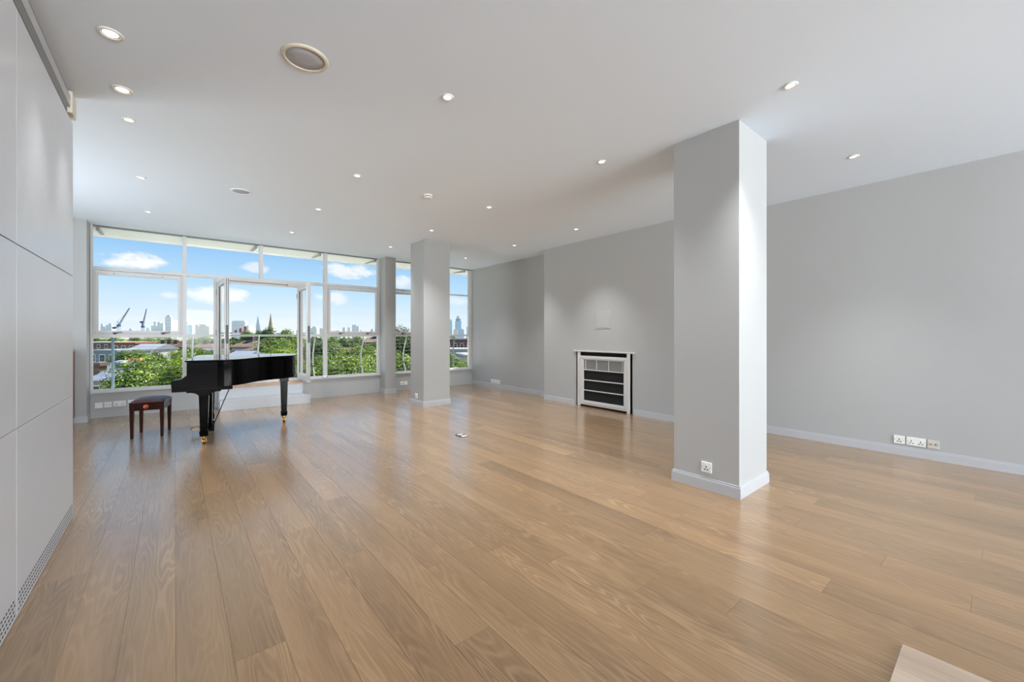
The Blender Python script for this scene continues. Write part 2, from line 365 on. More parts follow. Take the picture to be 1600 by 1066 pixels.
# ---------- left partition clad in grey panels
YE = 4.236
wl = struct(B().box(-.78, XL-.016, YB, YE-.004, 0, H).obj('wall_left', mat('partition_core', (120, 120, 122), .7)), 'partition wall on the left clad in satin grey panels')
ycuts = [YE, 2.886, 1.536, .186, -1.164, -2.514, -3.864, -5.214, -6.564, YB]
rows = [(.0, .866), (.869, 1.711), (1.716, 2.793)]
pan = []
for k in range(len(ycuts)-1):
    for r, (za, zb) in enumerate(rows):
        g = .0018
        p = B().box(XL-.016, XL, ycuts[k+1]+(g if k < 8 else 0), ycuts[k]-(g if k else 0), za+.004*(r == 0), zb).obj('wall_panel', panel_m, wl, bevel=.0012)
        if r == 0: pan.append((p, k))
B().box(-.78, XL-.002, YE-.003, YE+.004, 0, 2.8).obj('end_panel', panel_m, wl)
for p, k in pan[:3]:
    sl = B()
    y = ycuts[k+1]+.03
    n = 0
    while y < ycuts[k]-.03:
        for q in range(4):
            yy = y+(.0165 if q % 2 else 0); zz = .028+q*.0235
            if yy < ycuts[k]-.02: sl.prism([(yy-.011, zz), (yy-.006, zz-.0045), (yy+.006, zz-.0045), (yy+.011, zz), (yy+.006, zz+.0045), (yy-.006, zz+.0045)], XL-.004, XL+.0006, 'x')
        y += .033
    s_ = sl.obj('vent_slot_plates', dark_m, p); s_['kind'] = 'stuff'  # dark plates on the panel stand for the shade inside open slots
B().box(XL-.03, XL+.001, YB, 4.02, 2.797, 2.868).obj('vent_grille', mat('dark_grille', (128, 128, 126), .55, var=.5, scale=330), wl)
B().box(XL-.04, XL+.003, YB, 4.12, 2.868, 2.938).obj('top_rail', trim_m, wl)
B().box(XL-.04, XL+.002, YB, 4.12, 2.938, 2.945).obj('shade_strip', dark_m, wl)  # solid dark strip standing for the shade line above the rail
ec = tag(B().box(-.605, XL+.012, 4.13, 4.275, 2.835, 2.985).obj('vent_end_box', cream_m, None, bevel=.004), 'small cream box at the end of the ceiling vent above the left partition', 'box')
# ---------- columns with skirting
def column(x0, x1, y0, y1, label):
    o = struct(B().box(x0, x1, y0, y1, 0, H).obj('column', wall_m, None, bevel=.003), label)
    b = B()
    for (z0, z1, d) in ((0, .082, .015), (.082, .098, .009)):
        b.box(x0-d, x1+d, y0-d, y0, z0, z1).box(x0-d, x1+d, y1, y1+d, z0, z1).box(x0-d, x0, y0, y1, z0, z1).box(x1, x1+d, y0, y1, z0, z1)
    b.obj('skirting', trim_m, o)
    return o
column(3.445, 4.02, 1.355, 1.905, 'large square grey column nearest the camera')
column(3.435, 3.972, 6.645, 7.17, 'slimmer looking square grey column standing near the windows')
def base_run(name, boxes, label):
    b = B()
    for (x0, x1, y0, y1, nx, ny) in boxes:
        for (z0, z1, d) in ((0, .078, .015), (.078, .094, .009)):
            b.box(min(x0, x0+nx*d), max(x1, x1+nx*d), min(y0, y0+ny*d), max(y1, y1+ny*d), z0, z1)
    return struct(b.obj(name, trim_m), label)
base_run('baseboard_right', [(XR, XR, YB, CY0, -1, 0), (XR, XR, CY1, YW, -1, 0), (XC, XC, CY0, OY0-.03, -1, 0), (XC, XC, OY1+.03, CY1, -1, 0), (XC, XR, CY1, CY1, 0, 1), (XC, XR, CY0, CY0, 0, -1)], 'grey skirting along the right wall and chimney breast')
base_run('baseboard_front', [(XFL, -1.003, 8.70, 8.70, 0, -1), (-1.003, -1.003, 8.685, 9.0, 1, 0), (3.552, 3.827, 8.70, 8.70, 0, -1), (3.567, 3.567, 8.70, 9.0, -1, 0), (3.812, 3.812, 8.70, 9.0, 1, 0)], 'grey skirting around the pilasters of the window wall')

# ================================================================== WINDOWS
def bar(par, x0, x1, z0, z1, name='frame_bar', y0=8.995, y1=9.07, m=frame_m): return B().box(x0, x1, y0, y1, z0, z1).obj(name, m, par, bevel=.003)
def pane(par, x0, x1, z0, z1, y=9.035): return B().box(x0, x1, y-.003, y+.003, z0, z1).obj('pane', glass_m, par)
def sash(par, x0, x1, z0, z1, w=.056):
    """top-hung opening light: four rails, a pane, two latches and a vent strip"""
    s_ = B().box(x0, x1, 8.975, 9.03, z0, z0+w).box(x0, x1, 8.975, 9.03, z1-w, z1).box(x0, x0+w, 8.975, 9.03, z0+w, z1-w).box(x1-w, x1, 8.975, 9.03, z0+w, z1-w).obj('sash', frame_m, par, bevel=.003)
    pane(s_, x0+w, x1-w, z0+w, z1-w, 9.01)
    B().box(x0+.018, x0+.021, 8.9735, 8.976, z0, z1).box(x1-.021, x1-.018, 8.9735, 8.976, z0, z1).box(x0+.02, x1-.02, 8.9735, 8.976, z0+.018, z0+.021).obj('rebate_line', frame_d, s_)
    W_ = x1-x0
    for fx in (.23, .77):
        hx = x0+W_*fx
        B().box(hx-.028, hx+.028, 8.955, 8.976, z0+.008, z0+.026).box(hx-.012, hx+.012, 8.935, 8.957, z0-.006, z0+.018).tube([(hx, 8.945, z0+.02), (hx+.085, 8.955, z0+.034)], .005, 6).obj('latch', black_m, s_)
    v = B().box(x0+W_*.22, x0+W_*.76, 8.966, 8.976, z1-.034, z1-.022).obj('vent_strip', frame_m, s_)
    for fx in (.22, .76): B().lathe([(.007, 0), (.007, .008)], (x0+W_*fx, 8.967, z1-.034), 8).obj('vent_button', black_m, v)
    return s_
w1 = struct(thing('window_1', 'wide white framed window wall with french doors, left of the narrow pilaster', None))
bar(w1, -1.0, -.972, .41, 3.0); bar(w1, 3.522, 3.567, .41, 3.0)
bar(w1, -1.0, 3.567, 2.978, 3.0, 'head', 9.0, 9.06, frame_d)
for (a, b_) in ((.108, .163), (1.238, 1.300), (2.382, 2.45)): bar(w1, a, b_, 2.355, 2.978, 'mullion', 8.985, 9.07)
for (a, b_) in ((.108, .163), (2.382, 2.45)): bar(w1, a, b_, .44, 2.30, 'mullion', 8.985, 9.07)
bar(w1, -.972, 3.522, 2.30, 2.355, 'transom', 8.985, 9.07)
bar(w1, .542, .593, .44, 2.30, 'door_jamb', 8.975, 9.07); bar(w1, 1.93, 1.985, .44, 2.30, 'door_jamb', 8.985, 9.07)
for (a, b_) in ((-.972, .108), (.163, .542), (1.985, 2.382), (2.45, 3.522)): bar(w1, a, b_, 1.25, 1.302, 'lower_transom')
hd = bar(w1, .593, 1.93, 2.228, 2.30, 'door_header', 8.98, 9.07)
B().tube([(.70, 8.968, 2.272), (1.72, 8.968, 2.262)], .006, 6).lathe([(.012, -.01), (.012, .012)], (.72, 8.966, 2.272), 8).lathe([(.014, -.012), (.014, .012)], (1.70, 8.966, 2.262), 8).obj('closer_rod', steel_m, hd)
for (a, b_) in ((-.972, .108), (.163, .542), (1.985, 2.382), (2.45, 3.522)): bar(w1, a, b_, .41, .442, 'bottom_rail')
bar(w1, .593, 1.93, .385, .432, 'threshold', 8.96, 9.16)
B().box(-1.0, .59, 8.955, 9.16, .385, .412).obj('sill', frame_m, w1, bevel=.004)
B().box(1.95, 3.567, 8.955, 9.16, .385, .412).obj('sill', frame_m, w1, bevel=.004)
for (a, b_) in ((-.972, .108), (.163, 1.238), (1.300, 2.382), (2.45, 3.522)): pane(w1, a, b_, 2.355, 2.978)
for (a, b_) in ((-.972, .108), (.163, .542), (1.985, 2.382), (2.45, 3.522)): pane(w1, a, b_, .442, 1.25)
for (a, b_) in ((.163, .542), (1.985, 2.382)): pane(w1, a, b_, 1.302, 2.30)
sash(w1, -.966, .104, 1.304, 2.285); sash(w1, 2.452, 3.520, 1.304, 2.285)
w2 = struct(thing('window_2', 'narrower white framed window between the pilaster and the right wall', None))
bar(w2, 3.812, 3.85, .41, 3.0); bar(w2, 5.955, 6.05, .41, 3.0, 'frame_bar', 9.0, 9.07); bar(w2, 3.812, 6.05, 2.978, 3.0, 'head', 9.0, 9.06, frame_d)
bar(w2, 4.90, 4.96, .44, 2.978, 'mullion', 8.985, 9.07); bar(w2, 3.85, 4.90, 2.30, 2.355, 'transom'); bar(w2, 4.96, 5.955, 2.292, 2.326, 'transom')
bar(w2, 3.85, 4.90, 1.25, 1.302, 'lower_transom'); bar(w2, 4.96, 5.955, 1.25, 1.296, 'lower_transom'); bar(w2, 3.85, 5.955, .41, .442, 'bottom_rail')
B().box(3.812, 6.05, 8.955, 9.16, .385, .412).obj('sill', frame_m, w2, bevel=.004)
for (x0, x1, z0, z1) in ((3.85, 4.90, 2.355, 2.978), (4.96, 5.955, 2.326, 2.978), (4.96, 5.955, 1.296, 2.292), (3.85, 4.90, .442, 1.25), (4.96, 5.955, .442, 1.25)): pane(w2, x0, x1, z0, z1)
sash(w2, 3.855, 4.895, 1.304, 2.285)
# french door leaves, both standing open into the room
def leaf(name, label, hinge, end, handle_side):
    L = math.hypot(end[0]-hinge[0], end[1]-hinge[1]); a = math.atan2(end[1]-hinge[1], end[0]-hinge[0])
    d = struct(thing(name, label, None, (hinge[0], hinge[1], .432), a)); t = .028; hh = 1.795; s_ = .085
    B().box(0, L, -t, t, 0, .12).box(0, L, -t, t, hh-s_, hh).box(0, s_, -t, t, .12, hh-s_).box(L-s_, L, -t, t, .12, hh-s_).obj('leaf_frame', frame_m, d, bevel=.003)
    B().box(s_, L-s_, -.004, .004, .12, hh-s_).obj('pane', glass_m, d)
    B().box(L, L+.004, -.014, -.006, .02, hh-.02).box(L, L+.005, .012, .018, .02, hh-.02).box(L, L+.008, -.02, .02, .72, 1.02).obj('edge_seal', black_m, d)
    B().box(s_, s_+.006, -.008, .008, .12, hh-s_).box(L-s_-.006, L-s_, -.008, .008, .12, hh-s_).obj('glazing_seal', black_m, d)
    for sg in (-1, 1):
        B().box(L-.055, L-.03, sg*t, sg*(t+.008), .80, .94).tube([(L-.042, sg*(t+.005), .89), (L-.042, sg*(t+.045), .89), (L-.15, sg*(t+.045), .89)], .009, 8).obj('handle', steel_m, d)
    for z in (.15, .9, 1.62): B().tube([(-.006, -t, z-.05), (-.006, -t, z+.05)], .009, 8).obj('hinge', steel_m, d)
    return d
leaf('door_1', 'left french door leaf standing open into the room, seen almost edge on', (.612, 8.965), (.662, 8.06), 1)
leaf('door_2', 'right french door leaf with a tall narrow pane, standing open into the room', (1.905, 8.965), (1.885, 8.085), -1)
# steps up to the door
st = thing('door_steps', 'two broad grey steps below the open french doors', 'steps', (0, 0, 0))
B().box(.588, 1.99, 8.41, 8.998, 0, .172).obj('lower_step', trim_m, st, bevel=.004)
B().box(.60, 1.925, 8.70, 8.998, .172, .362).obj('upper_step', trim_m, st, bevel=.003)
B().box(.60, 1.925, 8.69, 8.954, .362, .384).obj('wooden_tread', tread_m, st, bevel=.003, label='oak strip on top of the upper step')

# ================================================================== BALCONY, EAVE
struct(B().box(-1.6, 6.9, 9.2, 10.2, .14, .33).obj('balcony_floor', conc_m), 'pale balcony slab outside the windows')
rl = thing('balcony_railing', 'white balcony railing with curved posts and thin steel wires', 'railing', (0, 10.0, .33))
B().tube([(-1.5, 0, .945), (6.8, 0, .945)], .022, 10).obj('handrail', rail_m, rl, True)
for i, x in enumerate((-.83, .27, 1.365, 2.45, 3.545, 4.655, 6.105)):
    bow = .16 if i not in (0, 6) else .03
    pts = [(x, bow*math.sin(math.pi*min(1, t*1.15))-.02*t, .94*t) for t in [k/10 for k in range(11)]]
    B().tube(pts, .016 if i not in (0, 6) else .02, 8).obj('post', postg_m if i in (0, 6) else rail_m, rl, True)
for k in range(9):
    z = .08+k*.094; t = z/.94; y = .16*math.sin(math.pi*min(1, t*1.15))-.02*t if False else .02
    B().tube([(-1.5, y, z), (6.8, y, z)], .0028, 5).obj('wire', wire_m, rl)
ev = thing('eave_canopy', 'pale green eave with a white front edge above the windows outside', 'eave', (0, 9.1, 2.985))
for (a, b_) in ((-1.3, .13), (.14, 1.265), (1.275, 2.41), (2.42, 3.6), (3.61, 4.92), (4.93, 6.6)): B().box(a, b_, .0, .68, 0, .018).obj('eave_panel', eave_m, ev)
B().box(-1.3, 6.6, .68, .72, -.03, .05).obj('fascia', white_m, ev)
for x in (-.93, .135, 1.2, 2.34, 3.5, 5.9): B().prism([(.0, -.05), (.60, -.012), (.60, .0), (.0, .0)], x-.02, x+.02, 'x').obj('bracket', rail_m, ev)

# ================================================================== PIANO
PO = Vector((.097, 5.961, 0)); PA = math.atan2(-.113, .994)
pn = thing('grand_piano', 'closed glossy black baby grand piano by the open french doors', 'piano', PO, PA)
def catmull(P, n=6):
    out = []
    for i in range(len(P)-1):
        p0, p1, p2, p3 = (P[max(i-1, 0)], P[i], P[i+1], P[min(i+2, len(P)-1)])
        for k in range(n):
            t = k/n
            out.append(tuple(.5*((2*p1[j])+(-p0[j]+p2[j])*t+(2*p0[j]-5*p1[j]+4*p2[j]-p3[j])*t*t+(-p0[j]+3*p1[j]-3*p2[j]+p3[j])*t**3) for j in range(2)))
    out.append(P[-1]); return out
curve = catmull([(.36, 0), (.46, .02), (.55, .11), (.64, .26), (.74, .40), (.88, .515), (1.03, .60), (1.13, .69), (1.185, .83), (1.195, 1.03), (1.175, 1.26), (1.10, 1.42), (.97, 1.485), (.86, 1.495)])
def grow(poly, d):
    n = len(poly); out = []
    for i in range(n):
        a, b_, c = Vector(poly[i-1]), Vector(poly[i]), Vector(poly[(i+1) % n])
        e1 = (b_-a).normalized(); e2 = (c-b_).normalized(); n1 = Vector((e1.y, -e1.x)); n2 = Vector((e2.y, -e2.x)); m = (n1+n2)
        if m.length < 1e-6: m = n1
        m.normalize(); k = d/max(.4, m.dot(n1)); out.append((b_.x+m.x*k, b_.y+m.y*k))
    return out
out_rim = [(.012, 0)]+curve+[(.012, 1.495)]
smooth_by_angle(B().prism(out_rim, .686, .978).obj('rim', piano_m, pn))
lidp = grow(out_rim, .014)
FOLD = .365
main = [p for p in lidp if p[0] > FOLD+.012]; main = [(FOLD+.002, -.014)]+main+[(FOLD+.002, 1.509)]
smooth_by_angle(B().prism(main, .982, 1.0).obj('lid', piano_m, pn, bevel=.004))
B().box(-.004, FOLD-.002, -.014, 1.509, .982, 1.0).obj('lid_front_flap', piano_m, pn, bevel=.004)
B().tube([(FOLD, -.012, .9985), (FOLD, 1.505, .9985)], .0045, 6).obj('lid_hinge', brass_m, pn)
arm = [(.30, .686), (.30, .978), (.016, .978), (.016, .955), (.028, .935), (.037, .905), (.036, .865), (.030, .842), (.008, .824), (-.02, .803), (-.045, .789), (-.11, .781), (-.122, .77), (-.126, .755), (-.126, .70), (-.118, .686)]
for q0 in (-.001, 1.436): B().prism([(a, b_) for a, b_ in arm], q0, q0+.06, 'y').obj('key_arm', piano_m, pn, bevel=.002)
B().box(-.122, .445, -.001, 1.496, .645, .688).obj('keybed', piano_m, pn, bevel=.003)
B().prism([(-.10, .69), (-.10, .752), (-.085, .757), (.0, .80), (.028, .845), (.036, .93), (.03, .978), (.10, .978), (.10, .69)], .06, 1.435, 'y').obj('fallboard', piano_m, pn, bevel=.002)
B().box(-.126, -.104, .06, 1.435, .686, .725).obj('key_slip', piano_m, pn, bevel=.002)
def piano_leg(p, q, top, plate, rot=0):
    l = B()
    if plate:
        l.box(p-.16, p+.167, q-.075, q+.075, .618, .646)
        prof = [(p-.16, .618)]+[(p-.16+.112*math.sin(t*math.pi/2), .618-.052*(1-math.cos(t*math.pi/2))) for t in [k/6 for k in range(1, 7)]]
        prof += [(p+.048+.119*(1-math.sin((1-t)*math.pi/2)) if False else p+.048+.119*(1-math.cos(t*math.pi/2)), .566+.052*math.sin(t*math.pi/2)) for t in [k/6 for k in range(0, 7)]]
        l.prism(prof, q-.05, q+.05, 'y'); top = .57
    else:
        l.box(p-.075, p+.075, q-.08, q+.08, .66, .69).box(p-.058, p+.058, q-.058, q+.058, .60, .66); top = .60
    l.taper(p, q, .155, top, .074, .074, .096, .096)
    l.taper(p, q, .145, .157, .082, .082, .082, .082)
    l.taper(p, q, .088, .146, .078, .078, .09, .09)
    o = l.obj('leg', piano_m, pn, bevel=.003)
    c = B().lathe([(.02, .052), (.026, .06), (.026, .088), (.03, .09)], (p, q, 0), 14).box(p-.024, p-.016, q-.02, q+.02, .018, .06).box(p+.016, p+.024, q-.02, q+.02, .018, .06).obj('caster_fork', brass_m, o)
    n = B()
    pts = []
    w = B().tube([(p-.016, q-.006, .026), (p+.016, q-.006, .026)], .026, 18).tube([(p-.024, q-.006, .026), (p+.024, q-.006, .026)], .007, 10).obj('caster_wheel', brass_m, o, True)
piano_leg(.16, .17, .62, True); piano_leg(.16, 1.325, .62, True); piano_leg(1.055, 1.06, .69, False)
ly = B().box(.135, .235, .62, .93, .05, .135).obj('lyre_box', piano_m, pn, bevel=.004)
for q in (.70, .85): B().taper(.185, q, .135, .645, .045, .045, .05, .05).obj('lyre_post', piano_m, ly)
B().box(.12, .25, .60, .95, .615, .646).obj('lyre_top', piano_m, ly)
for q in (.745, .775, .805): B().tube([(.20, q, .135), (.20, q, .62)], .004, 6).obj('pedal_rod', brass_m, ly)
for q in (.70, .775, .85):
    B().prism([(.14, q-.011), (.06, q-.011), (.0, q-.018), (-.022, q-.012), (-.022, q+.012), (.0, q+.018), (.06, q+.011), (.14, q+.011)], .078, .09).obj('pedal', brass_m, ly, bevel=.002)
for q in (.66, .89): B().tube([(.225, q, .12), (.42, q, .65)], .005, 6).obj('lyre_brace', piano_m, ly)
# ================================================================== STOOL
sp = PO+Matrix.Rotation(PA, 3, 'Z') @ Vector((-.452, 1.10, 0))
sl_ = thing('piano_stool', 'small dark mahogany piano stool with maroon leather seat', 'stool', sp, PA-.06)
wx, wy = .33, .44
for sx in (-1, 1):
    for sy in (-1, 1): B().taper(sx*(wx/2-.02), sy*(wy/2-.02), 0, .43, .03, .03, .046, .046).obj('leg', mahog_m, sl_, bevel=.003)
for (a, b_, c_, d_) in ((-wx/2+.006, wx/2-.006, -wy/2+.004, -wy/2+.026), (-wx/2+.006, wx/2-.006, wy/2-.026, wy/2-.004), (-wx/2+.004, -wx/2+.026, -wy/2+.006, wy/2-.006), (wx/2-.026, wx/2-.004, -wy/2+.006, wy/2-.006)):
    B().box(a, b_, c_, d_, .345, .432).obj('apron', mahog_m, sl_, bevel=.002)
B().box(-wx/2-.008, wx/2+.008, -wy/2-.008, wy/2+.008, .43, .445).obj('seat_frame', mahog_m, sl_, bevel=.004)
def cushion(w, d, z0, z1):
    b = B(); n = 14; g = []
    for i in range(n+1):
        for j in range(n+1):
            x, y = -1+2*i/n, -1+2*j/n
            e = max(0, (1-abs(x)**5)*(1-abs(y)**5))
            z = z0+(z1-z0)*(.0+ .62*e**.35+.38*(1-x*x)*(1-y*y))
            b.v.append((x*w/2, y*d/2, z))
    for i in range(n):
        for j in range(n): b.f.append((i*(n+1)+j, (i+1)*(n+1)+j, (i+1)*(n+1)+j+1, i*(n+1)+j+1))
    ring = [i*(n+1) for i in range(n+1)]+[n*(n+1)+j for j in range(1, n+1)]+[i*(n+1)+n for i in range(n-1, -1, -1)]+[j for j in range(n-1, 0, -1)]
    k = len(b.v); b.v += [(b.v[r][0], b.v[r][1], z0-.004) for r in ring]
    for t in range(len(ring)): b.f.append((ring[t], ring[(t+1) % len(ring)], k+(t+1) % len(ring), k+t))
    b.f.append(tuple(range(k, k+len(ring)))); return b
smooth_by_angle(cushion(wx+.006, wy+.006, .446, .492).obj('cushion', leather_m, sl_), 60)
for sg in (-1, 1):
    kb = B().tube([(0, sg*(wy/2-.006), .395), (0, sg*(wy/2+.016), .395)], .010, 12).tube([(0, sg*(wy/2+.012), .395), (0, sg*(wy/2+.02), .395), (0, sg*(wy/2+.034), .395), (0, sg*(wy/2+.042), .395)], .027, 20).obj('height_knob', knob_m, sl_, True)

# ================================================================== FIREPLACE SCREEN
struct(B().box(XR-.02, XR+.0, OY0, OY1, 0, OZ).box(XC+.012, XR, OY0, OY0+.008, 0, OZ).box(XC+.012, XR, OY1-.008, OY1, 0, OZ).box(XC+.012, XR, OY0, OY1, OZ-.008, OZ).obj('wall_fireplace_lining', umber_m), 'dark lining of the fireplace opening')
sur = tag(B().box(XC-.03, XC+.01, OY0-.05, OY1+.05, OZ, OZ+.022).obj('mantel_strip', frame_m, None, bevel=.004), 'thin white strip along the top of the fireplace opening', 'trim')
fs = thing('fireplace_screen', 'white framed fireplace screen with mesh top and three black panels', 'fireplace screen', (XC, 0, 0))
FY0, FY1, FZ0, FZ1 = 3.965, 4.985, .035, .915
IY0, IY1, IZ0, IZ1 = 4.035, 4.895, .115, .845
fr_ = B().box(-.018, .03, FY0, FY1, FZ0, IZ0).box(-.018, .03, FY0, FY1, IZ1, FZ1).box(-.018, .03, FY0, IY0, IZ0, IZ1).box(-.018, .03, IY1, FY1, IZ0, IZ1).obj('frame', frame_m, fs, bevel=.006)
B().box(-.026, -.017, FY0+.035, FY1-.035, FZ0+.045, FZ0+.052).box(-.026, -.017, FY0+.035, FY1-.035, FZ1-.042, FZ1-.035).box(-.026, -.017, FY0+.035, FY0+.042, FZ0+.045, FZ1-.035).box(-.026, -.017, FY1-.042, FY1-.035, FZ0+.045, FZ1-.035).obj('frame_bead', frame_m, fr_)
for (z0, z1) in ((.12, .29), (.306, .473), (.489, .655)): B().box(.004, .012, IY0, IY1, z0, z1).obj('black_panel', void_m, fs)
for z in (.298, .481, .664): B().box(-.012, .012, IY0, IY1, z-.008, z+.008).obj('cross_bar', frame_m, fs)
B().box(.004, .010, IY0, IY1, .674, .845).obj('mesh_panel', grill_m, fs)
for y in (IY0+.035, IY0+.31, IY0+.57, IY1-.045): B().box(-.008, .005, y-.004, y+.004, .672, .845).obj('mesh_divider', frame_m, fs)
for k in range(11): B().box(-.003, .004, IY0, IY1, .684+k*.0148, .688+k*.0148).obj('mesh_slat', mat('pale_grey_slat', (176, 176, 172), .5), fs)
for (y0, y1) in ((3.925, 3.972), (4.985, 5.03)): B().box(-.022, .02, y0, y1, 0, OZ).obj('side_post', frame_m, fs, bevel=.005)
B().box(.05, .06, 3.93, 5.03, .0, .97).obj('back_board', void_m, fs)
# access hatch on the chimney breast
hp = thing('access_hatch', 'small square painted access hatch on the chimney breast', 'hatch', (XC, 0, 0))
B().box(-.006, -.0005, 4.30, 4.635, 1.39, 1.70).obj('hatch_frame', wall_m, hp, bevel=.004)
B().box(-.011, -.006, 4.325, 4.61, 1.412, 1.68).obj('hatch_door', wall_m, hp, bevel=.004)

# ================================================================== SOCKETS
def socket(loc, rz, gangs, label, style='socket', m=white_m, w=None):
    """plate lies in the local x-z plane, facing local -y"""
    t = thing({'socket': 'wall_socket', 'switch': 'fused_spur', 'blank': 'aerial_plate'}[style], label, {'socket': 'socket', 'switch': 'switch', 'blank': 'outlet plate'}[style], loc, rz)
    w = w or (.147 if gangs == 2 else .087)
    B().box(-w/2, w/2, -.011, -.0005, -.043, .043).obj('face_plate', m, t, bevel=.003)
    if style == 'socket':
        for g in range(gangs):
            cx = (-.036 if g == 0 else .036) if gangs == 2 else 0
            for (x, z, a, b_) in ((cx, .002, .0035, .008), (cx-.012, -.019, .007, .004), (cx+.012, -.019, .007, .004)):
                B().box(x-a, x+a, -.0118, -.0108, z-b_, z+b_).obj('pin_slot', dark_m, t)
            sw = B().box(cx-.007+(.0 if gangs == 2 else 0), cx+.007, -.0145, -.0108, .018, .032).obj('rocker', m, t, bevel=.001)
    elif style == 'switch':
        B().box(-.025, -.004, -.014, -.0108, -.014, .014).obj('rocker', m, t, bevel=.002)
        B().box(.012, .03, -.013, -.0108, -.012, .012).obj('fuse_cover', m, t, bevel=.002)
    else:
        for x in (-.018, .018): B().tube([(x, -.0108, 0), (x, -.0135, 0)], .008, 12).obj('aerial_port', steel_m, t)
    for x in (-w/2+.009, w/2-.009): B().tube([(x, -.0108, 0), (x, -.0118, 0)], .0035, 8).obj('screw', steel_m if style != 'socket' else dark_m, t)
    return t
RZR = -math.pi/2     # on walls that face -x
socket((XR, .755, .163), RZR, 1, 'single white socket on the right wall, first of the three, nearest the column')
socket((XR, .625, .163), RZR, 2, 'double white socket on the right wall, middle of the three plates')
socket((XR, .497, .163), RZR, 1, 'cream coloured plate on the right wall, nearest the picture edge', 'blank', mat('aged_white_plastic', (206, 201, 190), .35))
socket((3.445, 1.612, .187), RZR, 1, 'single white socket on the left face of the nearest column')
socket((3.435, 6.92, .17), RZR, 1, 'small white socket low on the column near the windows')
socket((XR, 8.10, .15), RZR, 1, 'white plate low on the far right wall, nearest the window corner', 'blank')
socket((XR, 7.965, .15), RZR, 2, 'double white socket low on the far right wall, middle of three')
socket((XR, 7.83, .15), RZR, 1, 'white plate low on the far right wall, nearest the chimney breast', 'switch')
socket((4.085, YW, .16), 0, 1, 'white socket under the right window, beside the narrow pilaster')
socket((4.185, YW, .16), 0, 1, 'white fused switch under the right window, beside the near column', 'switch')
socket((-.905, YW, .195), 0, 1, 'white fused switch under the left window, nearest the corner', 'switch')
socket((-.803, YW, .197), 0, 1, 'white aerial plate under the left window, second from the corner', 'blank')
socket((-.67, YW, .2), 0, 2, 'double white socket under the left window, left of the stool')
socket((-.53, YW, .2), 0, 1, 'white socket under the left window, half hidden by the stool')
# ================================================================== FLOOR BOX, CABLE GLAND, BOARD
fb = thing('floor_box', 'small open floor socket box set in the oak floor', 'floor box', (2.79, 4.38, 0))
B().box(0, .11, 0, .16, .0005, .004).obj('trim_frame', steel_m, fb, bevel=.001)
B().box(.012, .098, .012, .078, .004, .006).obj('lid_plate', mat('floor_box_lid', (214, 210, 204), .35), fb)
B().box(.008, .102, .078, .086, .004, .012).box(.004, .012, .01, .15, .004, .011).obj('black_gasket', black_m, fb)
B().box(.012, .098, .09, .15, .004, .0065).obj('hinged_flap', mat('floor_box_lid', (214, 210, 204)), fb)
cg = thing('cable_stub', 'short white cable end lying at the foot of the right wall by the chimney breast', 'cable', (5.93, 6.16, 0))
B().tube([(0, 0, .012), (.02, .06, .014), (.06, .11, .013)], .011, 8).obj('sheath', white_m, cg, True)
B().tube([(0, 0, .012), (-.004, -.02, .012)], .012, 8).obj('plug', black_m, cg)
bd = tag(B().box(1.34, 2.332, -.72, .281, .0008, .016).obj('wooden_board', paleboard_m, None, bevel=.002), 'pale wooden board lying on the oak floor, only its corner in view at bottom right', 'board')
# wooden cabinet beyond the left partition
cb_ = thing('wooden_cabinet', 'brown wooden cabinet standing behind the end of the left partition', 'cabinet', (-1.118, 8.30, 0))
B().box(-.42, 0, 0, .36, .09, 1.05).obj('body', cab_m, cb_, bevel=.004)
B().box(-.43, .006, -.01, .37, 1.05, 1.075).obj('top', mat('grey_brown_top', (176, 160, 140), .4), cb_, bevel=.003)
for k in range(2): 
    d_ = B().box(-.415+k*.21, -.213+k*.21, -.018, 0, .11, 1.03).obj('door', cab_m, cb_, bevel=.003)
    B().tube([(-.23+k*.03, -.03, .55), (-.23+k*.03, -.03, .68)], .006, 8).obj('handle', steel_m, d_)
for (x, y) in ((-.40, .03), (-.02, .03), (-.40, .33), (-.02, .33)): B().tube([(x, y, 0), (x, y, .09)], .013, 10).obj('foot', steel_m, cb_)

# ================================================================== CEILING FITTINGS
lamp_m = mat('lamp_glow', (255, 250, 240), .5, emit=(1, .95, .86), estr=3.5)
ring_m = mat('downlight_bezel', (232, 230, 224), .35)
inner_m = mat('downlight_inner_rim', (150, 140, 120), .3, metal=.8)
dl_b = B().lathe([(.034, -.0005), (.034, -.006), (.040, -.009), (.050, -.005), (.052, -.0005)], seg=28).mesh('bezel', ring_m, True)
dl_i = B().lathe([(.031, -.0005), (.031, -.004), (.034, -.0055), (.0345, -.0005)], seg=28).mesh('inner_rim', inner_m, True)
dl_l = B().lathe([(.0305, -.0005), (.0305, -.003), (.0, -.0035)], seg=28).mesh('lamp', lamp_m)
dspot = bpy.data.lights.new('downlight_beam', 'SPOT'); dspot.energy = DOWNLIGHT_W; dspot.spot_size = math.radians(105); dspot.spot_blend = 1.0; dspot.shadow_soft_size = .03; dspot.color = (.96, .98, 1)
dnarrow = dspot.copy(); dnarrow.spot_size = math.radians(58); dnarrow.energy = DOWNLIGHT_W*.22
dright = dspot.copy(); dright.spot_size = math.radians(96); dright.energy = DOWNLIGHT_W*.9
def downlight(x, y, label, s=1.):
    t = thing('downlight', label, 'downlight', (x, y, H), 0, 'recessed ceiling downlights'); t.scale = (s, s, 1)
    link('bezel', dl_b, t); link('inner_rim', dl_i, t); link('lamp', dl_l, t)
    o = bpy.data.objects.new('downlight_beam', dnarrow if x < 0 else dright if x > 4.5 else dspot); COL.objects.link(o); o.parent = t; o.location = (0, 0, -.015)
ORD = ['first', 'second', 'third', 'fourth', 'fifth']
